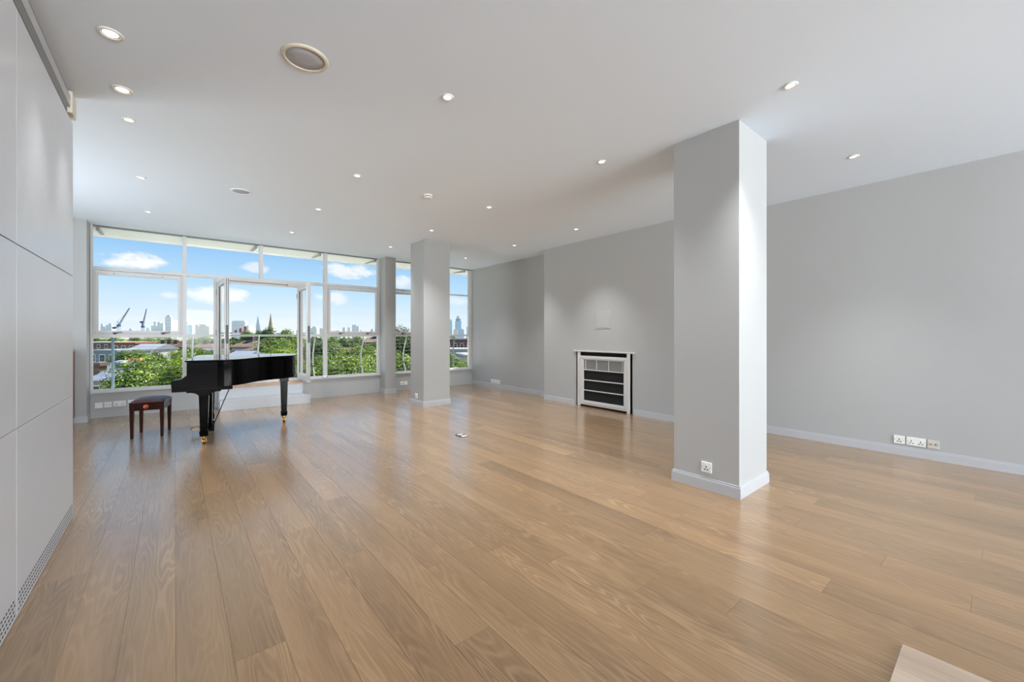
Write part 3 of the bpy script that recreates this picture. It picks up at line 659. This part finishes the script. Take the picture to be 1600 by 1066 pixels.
for row, x, ys in (('leftmost', -.278, (7.59, 5.98, 4.432, 3.916, 3.227)), ('second from left', 1.51, (7.59, 5.96, 4.435, 2.555)),
                   ('third from left', 3.243, (7.64, 6.0, 4.415, 2.548, .946)), ('rightmost', 5.005, (7.70, 6.0, 4.445, .943))):
    for k, y in enumerate(ys):
        big = row == 'leftmost' and k >= 3
        downlight(x, y, f'{"wider" if big else "small"} round recessed downlight, {ORD[k]} from the windows in the {row} row', 1.12 if big else .84)
def speaker(x, y, r, label, ringm):
    t = thing('ceiling_speaker', label, 'speaker', (x, y, H), 0, 'round ceiling speakers')
    B().lathe([(r*.82, -.0005), (r*.82, -.008), (r*.86, -.011), (r*.98, -.006), (r, -.0005)], seg=40).obj('bezel', ringm, t, True)
    B().lathe([(r*.81, -.0005), (r*.81, -.005), (r*.4, -.008), (.0, -.009)], seg=40).obj('grille', cloth_m, t, True)
speaker(.622, 2.755, .133, 'large round ceiling speaker with a cream rim, nearest the camera', cream_m)
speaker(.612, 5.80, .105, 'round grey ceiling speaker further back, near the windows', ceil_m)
sd = thing('smoke_detector', 'white round smoke detector on the ceiling', 'smoke detector', (2.392, 4.51, H))
B().lathe([(.052, -.0005), (.052, -.012), (.044, -.016)], seg=28).obj('base', white_m, sd, True)
for k in range(10):
    a = k/10*2*math.pi; B().box(-.004, .004, -.012, .012, -.026, -.014).obj('vent_fin', mat('detector_vent', (70, 70, 72), .6), sd).matrix_local = Matrix.Rotation(a, 4, 'Z') @ Matrix.Translation((.036, 0, 0))
B().lathe([(.046, -.024), (.046, -.03), (.036, -.038), (0, -.040)], seg=28).obj('cover', white_m, sd, True)
B().lathe([(.004, -.0395), (.004, -.0425)], (.014, -.012, 0), 8).obj('indicator', dark_m, sd)

# ================================================================== OUTSIDE
GZ = -20.0
def leaf_material(name, c0, c1, c2):
    m = bpy.data.materials.new(name); m.use_nodes = True; nt = m.node_tree; b = nt.nodes['Principled BSDF']; N = nt.nodes.new; L = nt.links.new
    geo = N('ShaderNodeNewGeometry'); oi = N('ShaderNodeObjectInfo'); rp_ = N('ShaderNodeValToRGB'); L(geo.outputs['Random Per Island'], rp_.inputs[0])
    e = rp_.color_ramp.elements; e[0].color = (*lin(c0), 1); e[1].color = (*lin(c2), 1); q = e.new(.55); q.color = (*lin(c1), 1)
    tone = N('ShaderNodeMixRGB'); tone.blend_type = 'MULTIPLY'; tone.inputs[0].default_value = 1; L(rp_.outputs[0], tone.inputs[1]); L(oi.outputs['Color'], tone.inputs[2])
    L(tone.outputs[0], b.inputs['Base Color']); b.inputs['Roughness'].default_value = .55; b.inputs['Specular IOR Level'].default_value = .3
    tr = N('ShaderNodeBsdfTranslucent'); L(tone.outputs[0], tr.inputs[0]); mx = N('ShaderNodeMixShader'); mx.inputs[0].default_value = .3
    L(b.outputs[0], mx.inputs[1]); L(tr.outputs[0], mx.inputs[2]); L(mx.outputs[0], nt.nodes['Material Output'].inputs[0]); return m
leaf_m = leaf_material('tree_leaves', (36, 54, 8), (88, 118, 24), (150, 168, 54))
bark_m = mat('bark', (92, 76, 60), .9, var=.2)
def crown_mesh(name, seed, clumps, per, ls):
    """unit-radius crown of leaf cards gathered in clumps on a lumpy ball"""
    r = random.Random(seed); v = []; f = []
    cs = []
    for _ in range(clumps):
        while True:
            d = Vector((r.gauss(0, 1), r.gauss(0, 1), r.gauss(0, 1))).normalized()
            if d.z > -.65: break
        rad = r.uniform(.55, .86); cs.append((d*rad, r.uniform(.16, .30)))
    for c, cr in cs:
        for _ in range(per):
            d = Vector((r.gauss(0, 1), r.gauss(0, 1), r.gauss(0, 1))).normalized()
            p = c+d*cr*r.uniform(.6, 1.05)
            nrm = (d*.7+c.normalized()*.5+Vector((r.gauss(0, .5), r.gauss(0, .5), r.gauss(0, .5)+.35))).normalized()
            a = nrm.cross(Vector((r.gauss(0, 1), r.gauss(0, 1), r.gauss(0, 1)))).normalized(); b = nrm.cross(a); s = ls*r.uniform(.6, 1.3); k = len(v)
            v += [tuple(p+a*s), tuple(p+b*s*.62), tuple(p-a*s), tuple(p-b*s*.62)]; f.append((k, k+1, k+2, k+3))
    me = bpy.data.meshes.new(name); me.from_pydata(v, [], f); me.materials.append(leaf_m); return me
near_c = [crown_mesh('crown_near', 3+k, 190, 190, .026) for k in range(2)]
mid_c = [crown_mesh('crown_mid', 20+k, 90, 90, .046) for k in range(3)]
trunk_me = B().tube([(0, 0, 0), (.02, .01, .5), (0, 0, 1)], .5, 8, .28).mesh('trunk', bark_m, True)
rt = random.Random(5)
def tree(u, v_top, z, r, label, near=False, tone=(1, 1, 1), squash=1., group=None):
    top = ext(u, v_top, z); cz = top.z-r*squash
    t = thing('tree', label, 'tree', (top.x, top.y, GZ), rt.uniform(0, 6), group)
    c = link('crown', rt.choice(near_c if near else mid_c), t); c.location = (0, 0, cz-GZ); c.scale = (r, r, r*squash); c.color = (*tone, 1)
    k = link('trunk', trunk_me, t); hgt = cz-GZ; k.scale = (r*.09+.15, r*.09+.15, hgt)
    return t
G1 = (.72, .80, .72); G2 = (1.3, 1.22, .85); G3 = (.30, .42, .34); G4 = (1.05, 1.05, .9)
tree(246, 549, 34, 4.6, 'big bright green tree filling the lower left window pane', True, G4, 1.0)
tree(300, 556, 29, 2.4, 'bright leafy tree just behind the keyboard end of the piano', True, G2, 1.0)
tree(206, 546, 74, 3.6, 'dark green tree behind the slate roofs in the left pane', True, G1, .8)
tree(236, 548, 98, 3.4, 'mid green round tree touching the big left tree from behind', False, G1, .8)
tree(326, 545, 52, 3.0, 'dark round tree behind the left door leaf', True, G1, .9)
tree(296, 541, 80, 3.4, 'small leafy tree in the narrow pane beside the mullion', False, G4, .8)
tree(388, 515.5, 120, 2.6, 'tree rising over the skyline left of the church spire', False, G4, 1.1)
tree(404, 516, 146, 5.0, 'dark tree under the pale glass spire', False, G3, 1.0)
tree(424, 512, 114, 4.8, 'dark round tree directly below the church spire', False, G3, 1.1)
tree(451, 514, 110, 4.2, 'lone round tree right of the church spire', False, G4, 1.0)
tree(430, 527, 75, 5.0, 'broad green tree behind the piano lid', True, G1, 1.0)
tree(458, 530, 56, 4.5, 'green tree left of the open right door leaf', True, G4, 1.0)
tree(412, 530, 96, 2.8, 'small tree behind the brown roofed house', False, G1, 1.0)
tree(440, 543, 42, 2.6, 'yellow green tree just above the piano tail', True, G2, .9)
tree(478, 528, 92, 5.4, 'tree seen through the open right door leaf', True, G1, 1.1)
tree(497, 529, 50, 3.8, 'dark tree in the narrow pane right of the door leaf', True, G3, 1.2)
tree(500, 555, 38, 1.9, 'bright shrubby tree low in the narrow pane right of the doors', True, G4, 1.1)
tree(545, 527, 84, 5.4, 'dark green tree at the top of the lower right pane', True, G3, .9)
tree(519, 535, 64, 2.4, 'pale green tree beside the mullion of the right pane', True, G2, 1.0)
tree(566, 540, 46, 3.4, 'bright tree in the middle of the lower right pane', True, G4, 1.0)
tree(530, 552, 29, 2.8, 'leafy tree at the bottom left of the lower right pane', True, G4, 1.1)
tree(578, 556, 35, 3.0, 'bright tree at the bottom right of the lower right pane', True, G2, 1.1)
tree(588, 533, 68, 2.4, 'small tree by the jamb of the lower right pane', True, G1, 1.1)
tree(628, 509, 56, 3.4, 'tall dark tree between the pilaster and the column', True, G3, 1.5)
tree(640, 552, 25, 2.2, 'bright tree low between the pilaster and the column', True, G4, 1.2)
tree(608, 548, 40, 2.0, 'leafy tree hidden mostly by the narrow pilaster', True, G4, 1.2)
tree(722, 558, 34, 2.4, 'bright tree at the foot of the far right window', True, G4, 1.2)
tree(700, 549, 44, 1.9, 'tree half hidden behind the column in the far right window', True, G1, 1.2)
for k in range(34):       # green band under the skyline
    u = 120+k*19+rt.uniform(-6, 6); z = 190+(k % 3)*48+rt.uniform(-6, 6)
    if 700 < u or 350 < u < 372: z += 80
    tree(u, rt.uniform(525.5, 529) if u < 340 else rt.uniform(524, 528), z, rt.uniform(5.5, 8), 'distant leafy tree in the green band below the skyline', False, rt.choice((G1, G3, G4)), .8, 'distant trees below the skyline')
# ---------- ground
def ground_material():
    m = mat('town_ground', (124, 126, 108), .95, var=.5, scale=.05); return m
struct(B().box(-7000, 9000, 12, 12000, GZ-1, GZ).obj('ground', ground_material()), 'ground of the town far below the balcony')
# ---------- houses
roofs = {'slate': mat('slate_roof', (104, 112, 128), .6, var=.2, scale=1.5), 'brown': mat('brown_tile_roof', (92, 74, 66), .8, var=.25, scale=2), 'white': mat('pale_flat_roof', (160, 160, 158), .7, var=.08, scale=1),
         'red': mat('red_tile_roof', (128, 72, 52), .8, var=.2, scale=2), 'lead': mat('lead_roof', (126, 130, 138), .5, var=.12, scale=1)}
brick = {'brown': mat('brown_brick', (112, 90, 74), .9, var=.3, scale=3), 'red': mat('red_brick', (112, 68, 54), .9, var=.3, scale=3), 'white': mat('white_render', (178, 176, 172), .8), 'dark': mat('dark_brick', (76, 62, 58), .9, var=.35, scale=2),
         'orange': mat('orange_brick', (136, 102, 78), .9, var=.2, scale=3), 'blue': mat('blue_grey_render', (120, 134, 146), .7), 'stone': mat('pale_stone', (156, 144, 128), .8, var=.1, scale=2)}
wpane_m = mat('dark_window_pane', (58, 64, 72), .15); wfr_m = mat('house_window_frame', (232, 232, 228), .5)
win_me = B().box(-.6, .6, -.06, .0, -.8, .8).mesh('window', wfr_m); winp_me = B().box(-.48, .48, -.08, -.055, -.66, .66).mesh('window_glass', wpane_m)
def house(u, v, z, w, d, wall, roof, style, label, rz=0., nwin=4, rows_=1, rh=2.2, chim=0, cat='house', wscale=1.):
    """v = row of the ridge / roof top; faces the camera"""
    p = ext(u, v, z); t = thing('house' if cat == 'house' else 'building', label, cat, (p.x, p.y, GZ), -TH+rz)
    top = p.z-GZ; eh = top-(rh if style in ('gable', 'hip') else .4)
    B().box(-w/2, w/2, 0, d, 0, eh).obj('wall', brick[wall], t)
    if style == 'gable': r_ = B().prism([(-.4, eh), (d/2, top), (d+.4, eh)], -w/2-.3, w/2+.3, 'x')
    elif style == 'hip':
        r_ = B(); k = rh*.9; e = .5
        r_.v = [(-w/2-e, -e, eh), (w/2+e, -e, eh), (w/2+e, d+e, eh), (-w/2-e, d+e, eh), (-w/2+k, d/2, top), (w/2-k, d/2, top)]; r_.f = [(0, 1, 5, 4), (1, 2, 5), (2, 3, 4, 5), (3, 0, 4), (3, 2, 1, 0)]
    else: r_ = B().box(-w/2-.2, w/2+.2, -.2, d+.2, eh, top)
    ro = r_.obj('roof', roofs[roof], t)
    for k in range(chim):
        x = -w/2+(k+.5)*w/chim
        B().box(x-.6, x+.6, d/2-.4, d/2+.4, eh, top+1.0).obj('chimney', brick['dark'], t)
    for rr in range(rows_):
        for k in range(nwin):
            x = -w/2+(k+.5)*w/nwin; wo_ = link('window', win_me, t); wo_.location = (x, 0, eh-1.3-rr*2.9); wo_.scale = (wscale, 1, wscale)
            g_ = link('window_glass', winp_me, wo_)
    return t
house(160, 534.5, 150, 22, 10, 'brown', 'white', 'flat', 'long brown terrace with a pale flat roof at the left edge of the view', 0, 8, 1, chim=0)
house(193, 535.5, 125, 6.5, 8, 'orange', 'red', 'flat', 'orange brick block right of the long brown terrace', .1, 3, 1)
house(220, 538, 108, 6.5, 8, 'white', 'lead', 'gable', 'white house with a pale grey roof in the left pane', 0, 3, 1, 1.4)
house(248, 537, 122, 6, 8, 'dark', 'brown', 'gable', 'dark brick terrace with chimneys in the left pane', 0, 4, 1, 1.2, 3)
house(272, 538.5, 138, 5, 7, 'red', 'brown', 'gable', 'reddish brown house beside the dark terrace', 0, 3, 1, 1.2, 2)
house(160, 547, 84, 6.0, 8, 'blue', 'blue' if False else 'lead', 'flat', 'blue grey block with square white windows', 0, 3, 2, wscale=1.0)
hs = house(178, 569, 56, 6.0, 5, 'blue', 'slate', 'gable', 'slate roofed terrace at the lower left', 0, 4, 1, 1.5, 0)
pz = ext(190, 569, 54)
tag(B().lathe([(.95, -.5), (.95, 0), (.85, .22), (.6, .42), (.25, .52), (0, .54)], tuple(pz), 18).obj('roof_dome', roofs['lead'], None, True), 'shallow pale dome on the slate roofs at lower left', 'dome')
house(165, 583, 44, 3.4, 3.5, 'stone', 'slate', 'gable', 'lower grey roofed house at the bottom left corner of the window', 0, 3, 1, .8, 0)
house(150, 567, 50, .9, .9, 'brown', 'brown', 'flat', 'tall brown brick chimney stack at the left window jamb', 0, 0, 1, cat='chimney')
house(205, 561, 66, 1.6, 3, 'orange', 'red', 'gable', 'small house with an orange tiled roof peeping over the big tree', .3, 1, 1, .6)
house(309, 546, 88, 3.6, 5, 'white', 'lead', 'flat', 'low white house in the narrow pane behind the piano', 0, 3, 1)
house(318, 537, 130, 7.5, 7, 'orange', 'brown', 'gable', 'brownish terrace in the narrow pane behind the piano', 0, 4, 1, 1.4, 2)
house(380, 533, 84, 4.6, 5, 'stone', 'brown', 'hip', 'house with a brown hipped roof seen through the door opening', 0, 4, 1, 1.2, 1)
house(398, 541, 80, 3.8, 5, 'red', 'brown', 'hip', 'pinkish brick house beside the brown hipped roof', 0, 3, 1, .8)
house(372, 549, 62, 2.8, 4, 'white', 'slate', 'gable', 'house with a blue slate roof below the brown hipped roof', 0, 3, 1, .7)
house(581, 527, 95, 3.6, 6, 'red', 'brown', 'gable', 'brick gabled house among the trees of the right pane', 0, 2, 2, 1.2, 1)
house(534, 544, 70, 2.4, 4, 'red', 'brown', 'gable', 'pinkish house half buried in the trees of the right pane', 0, 2, 1, .8)
house(722, 529, 92, 7.5, 8, 'red', 'slate', 'flat', 'red brick terrace with white trimmed windows in the far right window', 0, 5, 2, wscale=.7)
house(722, 545, 72, 5, 5, 'stone', 'white', 'flat', 'pale low block below the red brick terrace', 0, 4, 1, wscale=.6)
pz = ext(725, 551, 60)
tag(B().tube([(pz.x-1.2*CS, pz.y+1.2*SN, pz.z-.8), (pz.x+1.2*CS, pz.y-1.2*SN, pz.z-.8)], .8, 16).obj('vaulted_roof', roofs['white'], None, True), 'white vaulted roof below the red brick terrace', 'roof')
# ---------- skyline
sky_c = {'grey': mat('tower_grey_hazed', (228, 230, 232), .6, var=.12, scale=.03), 'pale': mat('tower_pale_hazed', (242, 242, 240), .6, var=.1, scale=.03), 'blue': mat('tower_blue_glass_hazed', (190, 212, 228), .25, var=.2, scale=.05), 'stone': mat('tower_stone_hazed', (232, 222, 208), .8, var=.15, scale=.05),
         'green': mat('tower_green_hazed', (226, 232, 224), .5, var=.15, scale=.04), 'teal': mat('tower_teal_glass_hazed', (200, 220, 224), .25, var=.15, scale=.04), 'dark': mat('tower_dark_hazed', (206, 212, 218), .5, var=.15, scale=.04)}  # tower colours lightened, distance haze is put into them
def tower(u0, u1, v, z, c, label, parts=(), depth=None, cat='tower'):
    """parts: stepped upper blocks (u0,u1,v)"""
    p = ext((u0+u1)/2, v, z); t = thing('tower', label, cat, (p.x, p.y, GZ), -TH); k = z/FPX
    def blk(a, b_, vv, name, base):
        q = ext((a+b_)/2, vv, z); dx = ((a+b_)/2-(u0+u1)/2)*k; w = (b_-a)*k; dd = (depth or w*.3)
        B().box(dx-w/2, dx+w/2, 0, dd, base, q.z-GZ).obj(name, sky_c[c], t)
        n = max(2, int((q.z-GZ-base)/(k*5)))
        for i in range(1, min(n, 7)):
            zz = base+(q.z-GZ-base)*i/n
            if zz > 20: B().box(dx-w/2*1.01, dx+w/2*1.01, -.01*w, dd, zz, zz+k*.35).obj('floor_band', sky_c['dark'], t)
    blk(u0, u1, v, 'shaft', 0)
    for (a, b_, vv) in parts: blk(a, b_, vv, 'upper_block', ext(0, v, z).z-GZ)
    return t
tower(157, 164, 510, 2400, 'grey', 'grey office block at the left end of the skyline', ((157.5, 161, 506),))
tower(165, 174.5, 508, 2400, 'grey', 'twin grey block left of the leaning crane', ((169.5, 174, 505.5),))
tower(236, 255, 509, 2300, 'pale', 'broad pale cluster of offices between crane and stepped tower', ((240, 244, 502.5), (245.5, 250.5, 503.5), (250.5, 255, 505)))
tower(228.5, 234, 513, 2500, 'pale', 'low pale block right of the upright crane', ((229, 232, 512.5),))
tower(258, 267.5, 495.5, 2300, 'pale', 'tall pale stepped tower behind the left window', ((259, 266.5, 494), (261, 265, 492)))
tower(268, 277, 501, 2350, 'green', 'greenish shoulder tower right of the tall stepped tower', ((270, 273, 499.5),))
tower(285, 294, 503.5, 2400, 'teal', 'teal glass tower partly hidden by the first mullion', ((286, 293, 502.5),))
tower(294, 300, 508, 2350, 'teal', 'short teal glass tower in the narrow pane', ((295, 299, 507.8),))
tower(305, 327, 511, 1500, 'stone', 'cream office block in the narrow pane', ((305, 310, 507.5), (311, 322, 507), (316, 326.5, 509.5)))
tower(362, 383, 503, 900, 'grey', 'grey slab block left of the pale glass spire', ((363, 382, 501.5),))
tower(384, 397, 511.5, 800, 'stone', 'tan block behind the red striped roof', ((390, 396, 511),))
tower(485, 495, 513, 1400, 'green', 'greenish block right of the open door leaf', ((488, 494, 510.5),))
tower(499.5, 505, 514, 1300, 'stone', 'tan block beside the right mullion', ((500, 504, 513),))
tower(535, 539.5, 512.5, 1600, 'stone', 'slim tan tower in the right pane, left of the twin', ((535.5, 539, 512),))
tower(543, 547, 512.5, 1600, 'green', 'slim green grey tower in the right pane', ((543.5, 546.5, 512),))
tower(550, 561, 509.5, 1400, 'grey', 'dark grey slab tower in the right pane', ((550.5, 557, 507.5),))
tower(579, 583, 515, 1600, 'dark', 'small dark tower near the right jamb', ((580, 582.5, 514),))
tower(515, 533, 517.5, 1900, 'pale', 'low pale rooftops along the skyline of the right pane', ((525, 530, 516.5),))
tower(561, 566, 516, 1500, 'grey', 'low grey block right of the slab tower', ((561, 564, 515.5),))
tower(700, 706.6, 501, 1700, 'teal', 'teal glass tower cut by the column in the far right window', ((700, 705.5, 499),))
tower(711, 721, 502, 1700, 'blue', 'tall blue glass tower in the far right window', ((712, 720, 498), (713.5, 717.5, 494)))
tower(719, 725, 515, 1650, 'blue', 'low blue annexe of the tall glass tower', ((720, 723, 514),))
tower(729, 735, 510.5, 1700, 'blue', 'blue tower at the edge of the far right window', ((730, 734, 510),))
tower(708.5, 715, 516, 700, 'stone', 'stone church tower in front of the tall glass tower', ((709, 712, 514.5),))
def spire(u, v, vb, z, wpx, m, label, cat, sides=4):
    p = ext(u, v, z); b_ = ext(u, vb, z); w = wpx*z/FPX/2; t = thing('spire', label, cat, (p.x, p.y, GZ), -TH)
    B().lathe([(w*1.25, 0), (w*1.25, b_.z-GZ)], (0, 0, 0), sides).obj('tower_base', m, t)
    B().lathe([(w*1.2, b_.z-GZ), (w*.62, (b_.z*.5+p.z*.5)-GZ), (w*.04, p.z-GZ)], (0, 0, 0), sides).obj('spire_cone', m, t)
    return t
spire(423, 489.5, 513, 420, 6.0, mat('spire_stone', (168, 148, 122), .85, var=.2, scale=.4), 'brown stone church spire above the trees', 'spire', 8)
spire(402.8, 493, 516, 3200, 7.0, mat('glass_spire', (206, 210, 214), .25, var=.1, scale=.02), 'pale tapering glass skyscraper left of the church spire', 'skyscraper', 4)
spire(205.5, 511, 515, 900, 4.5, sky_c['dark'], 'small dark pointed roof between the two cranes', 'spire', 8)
# red and white striped sloping roof
p = ext(376, 520, 560); k = 560/FPX
rr_ = thing('striped_building', 'pale building with a sloping red and white striped roof', 'building', (p.x, p.y, GZ), -TH)
zz = p.z-GZ
B().box(-14*k, 13*k, 0, 12, 0, zz).obj('wall', sky_c['pale'], rr_)
n = 7
for i in range(n):
    x0, x1 = -13*k+26*k*i/n, -13*k+26*k*(i+1)/n; h0, h1 = zz+2*k+10*k*i/n, zz+2*k+10*k*(i+1)/n
    B().prism([(x0, zz), (x1, zz), (x1, h1), (x0, h0)], -.5, 11, 'y').obj('roof_strip', mat('strip_red', (176, 74, 78), .7) if i % 2 else mat('strip_white', (226, 222, 226), .7), rr_)
# ---------- cranes
crane_m = mat('crane_blue', (52, 84, 128), .5, var=.1); crane_w = mat('crane_pale', (150, 172, 196), .5)
def crane(mast, base_v, tip, tail, z, label):
    t = thing('tower_crane', label, 'crane', (ext(mast[0], 0, z).x, ext(mast[0], 0, z).y, GZ), -TH); k = z/FPX
    L_ = lambda u, v: Vector(((u-mast[0])*k, 0, ext(u, v, z).z-GZ))
    mt = B(); top = L_(*mast).z
    for (x, y) in ((-.9, -.9), (.9, -.9), (.9, .9), (-.9, .9)): mt.box(x-.16, x+.16, y-.16, y+.16, 0, top)
    for i in range(int(top/2.2)):
        s = 1 if i % 2 else -1; mt.tube([(-.9*s, -.9, i*2.2), (.9*s, -.9, i*2.2+2.2)], .12, 5).tube([(-.9, -.9*s, i*2.2), (-.9, .9*s, i*2.2+2.2)], .12, 5)
    mt.obj('mast', crane_w, t)
    def lattice(a, b_, w, name, m):
        a, b_ = Vector(a), Vector(b_); d = (b_-a); n_ = Vector((-d.z, 0, d.x)).normalized()*w; N_ = max(4, int(d.length/3)); g = B()
        for y in (-.7, .7): g.tube([a+Vector((0, y, 0)), b_+Vector((0, y*.6, 0))], .2, 5)
        g.tube([a+n_, b_+n_*.4], .24, 5)
        for i in range(N_):
            q0, q1 = a+d*(i/N_), a+d*((i+1)/N_); m0 = a+d*((i+.5)/N_)+n_*(1-.6*(i+.5)/N_)
            for y in (-.7, .7): g.tube([q0+Vector((0, y, 0)), m0], .12, 4).tube([m0, q1+Vector((0, y, 0))], .12, 4)
        g.obj(name, m, t)
    lattice(L_(*mast), L_(*tip), 1.6, 'jib', crane_m); lattice(L_(*mast), L_(*tail), 1.2, 'counter_jib', crane_m)
    a = L_(*tail); B().box(a.x-1.6, a.x+1.6, -1.2, 1.2, a.z-1.6, a.z+.8).obj('counterweight', crane_m, t)
    a = L_(*mast); B().box(a.x-1.3, a.x+1.3, -1.6, 1.2, a.z-1.0, a.z+1.6).obj('cab', crane_m, t)
    apex = a+Vector((-2.0, 0, 6)); B().tube([a, apex], .25, 5).tube([apex, L_(*tail)], .1, 4).tube([apex, a+(L_(*tip)-a)*.75], .1, 4).obj('a_frame', crane_m, t)
crane((186, 509), 516, (202.5, 481.5), (178.5, 512), 520, 'blue crane with a jib leaning right over the skyline')
crane((223.5, 511), 516, (229, 483), (221.5, 503), 560, 'blue crane with a steep jib, right of the leaning one')
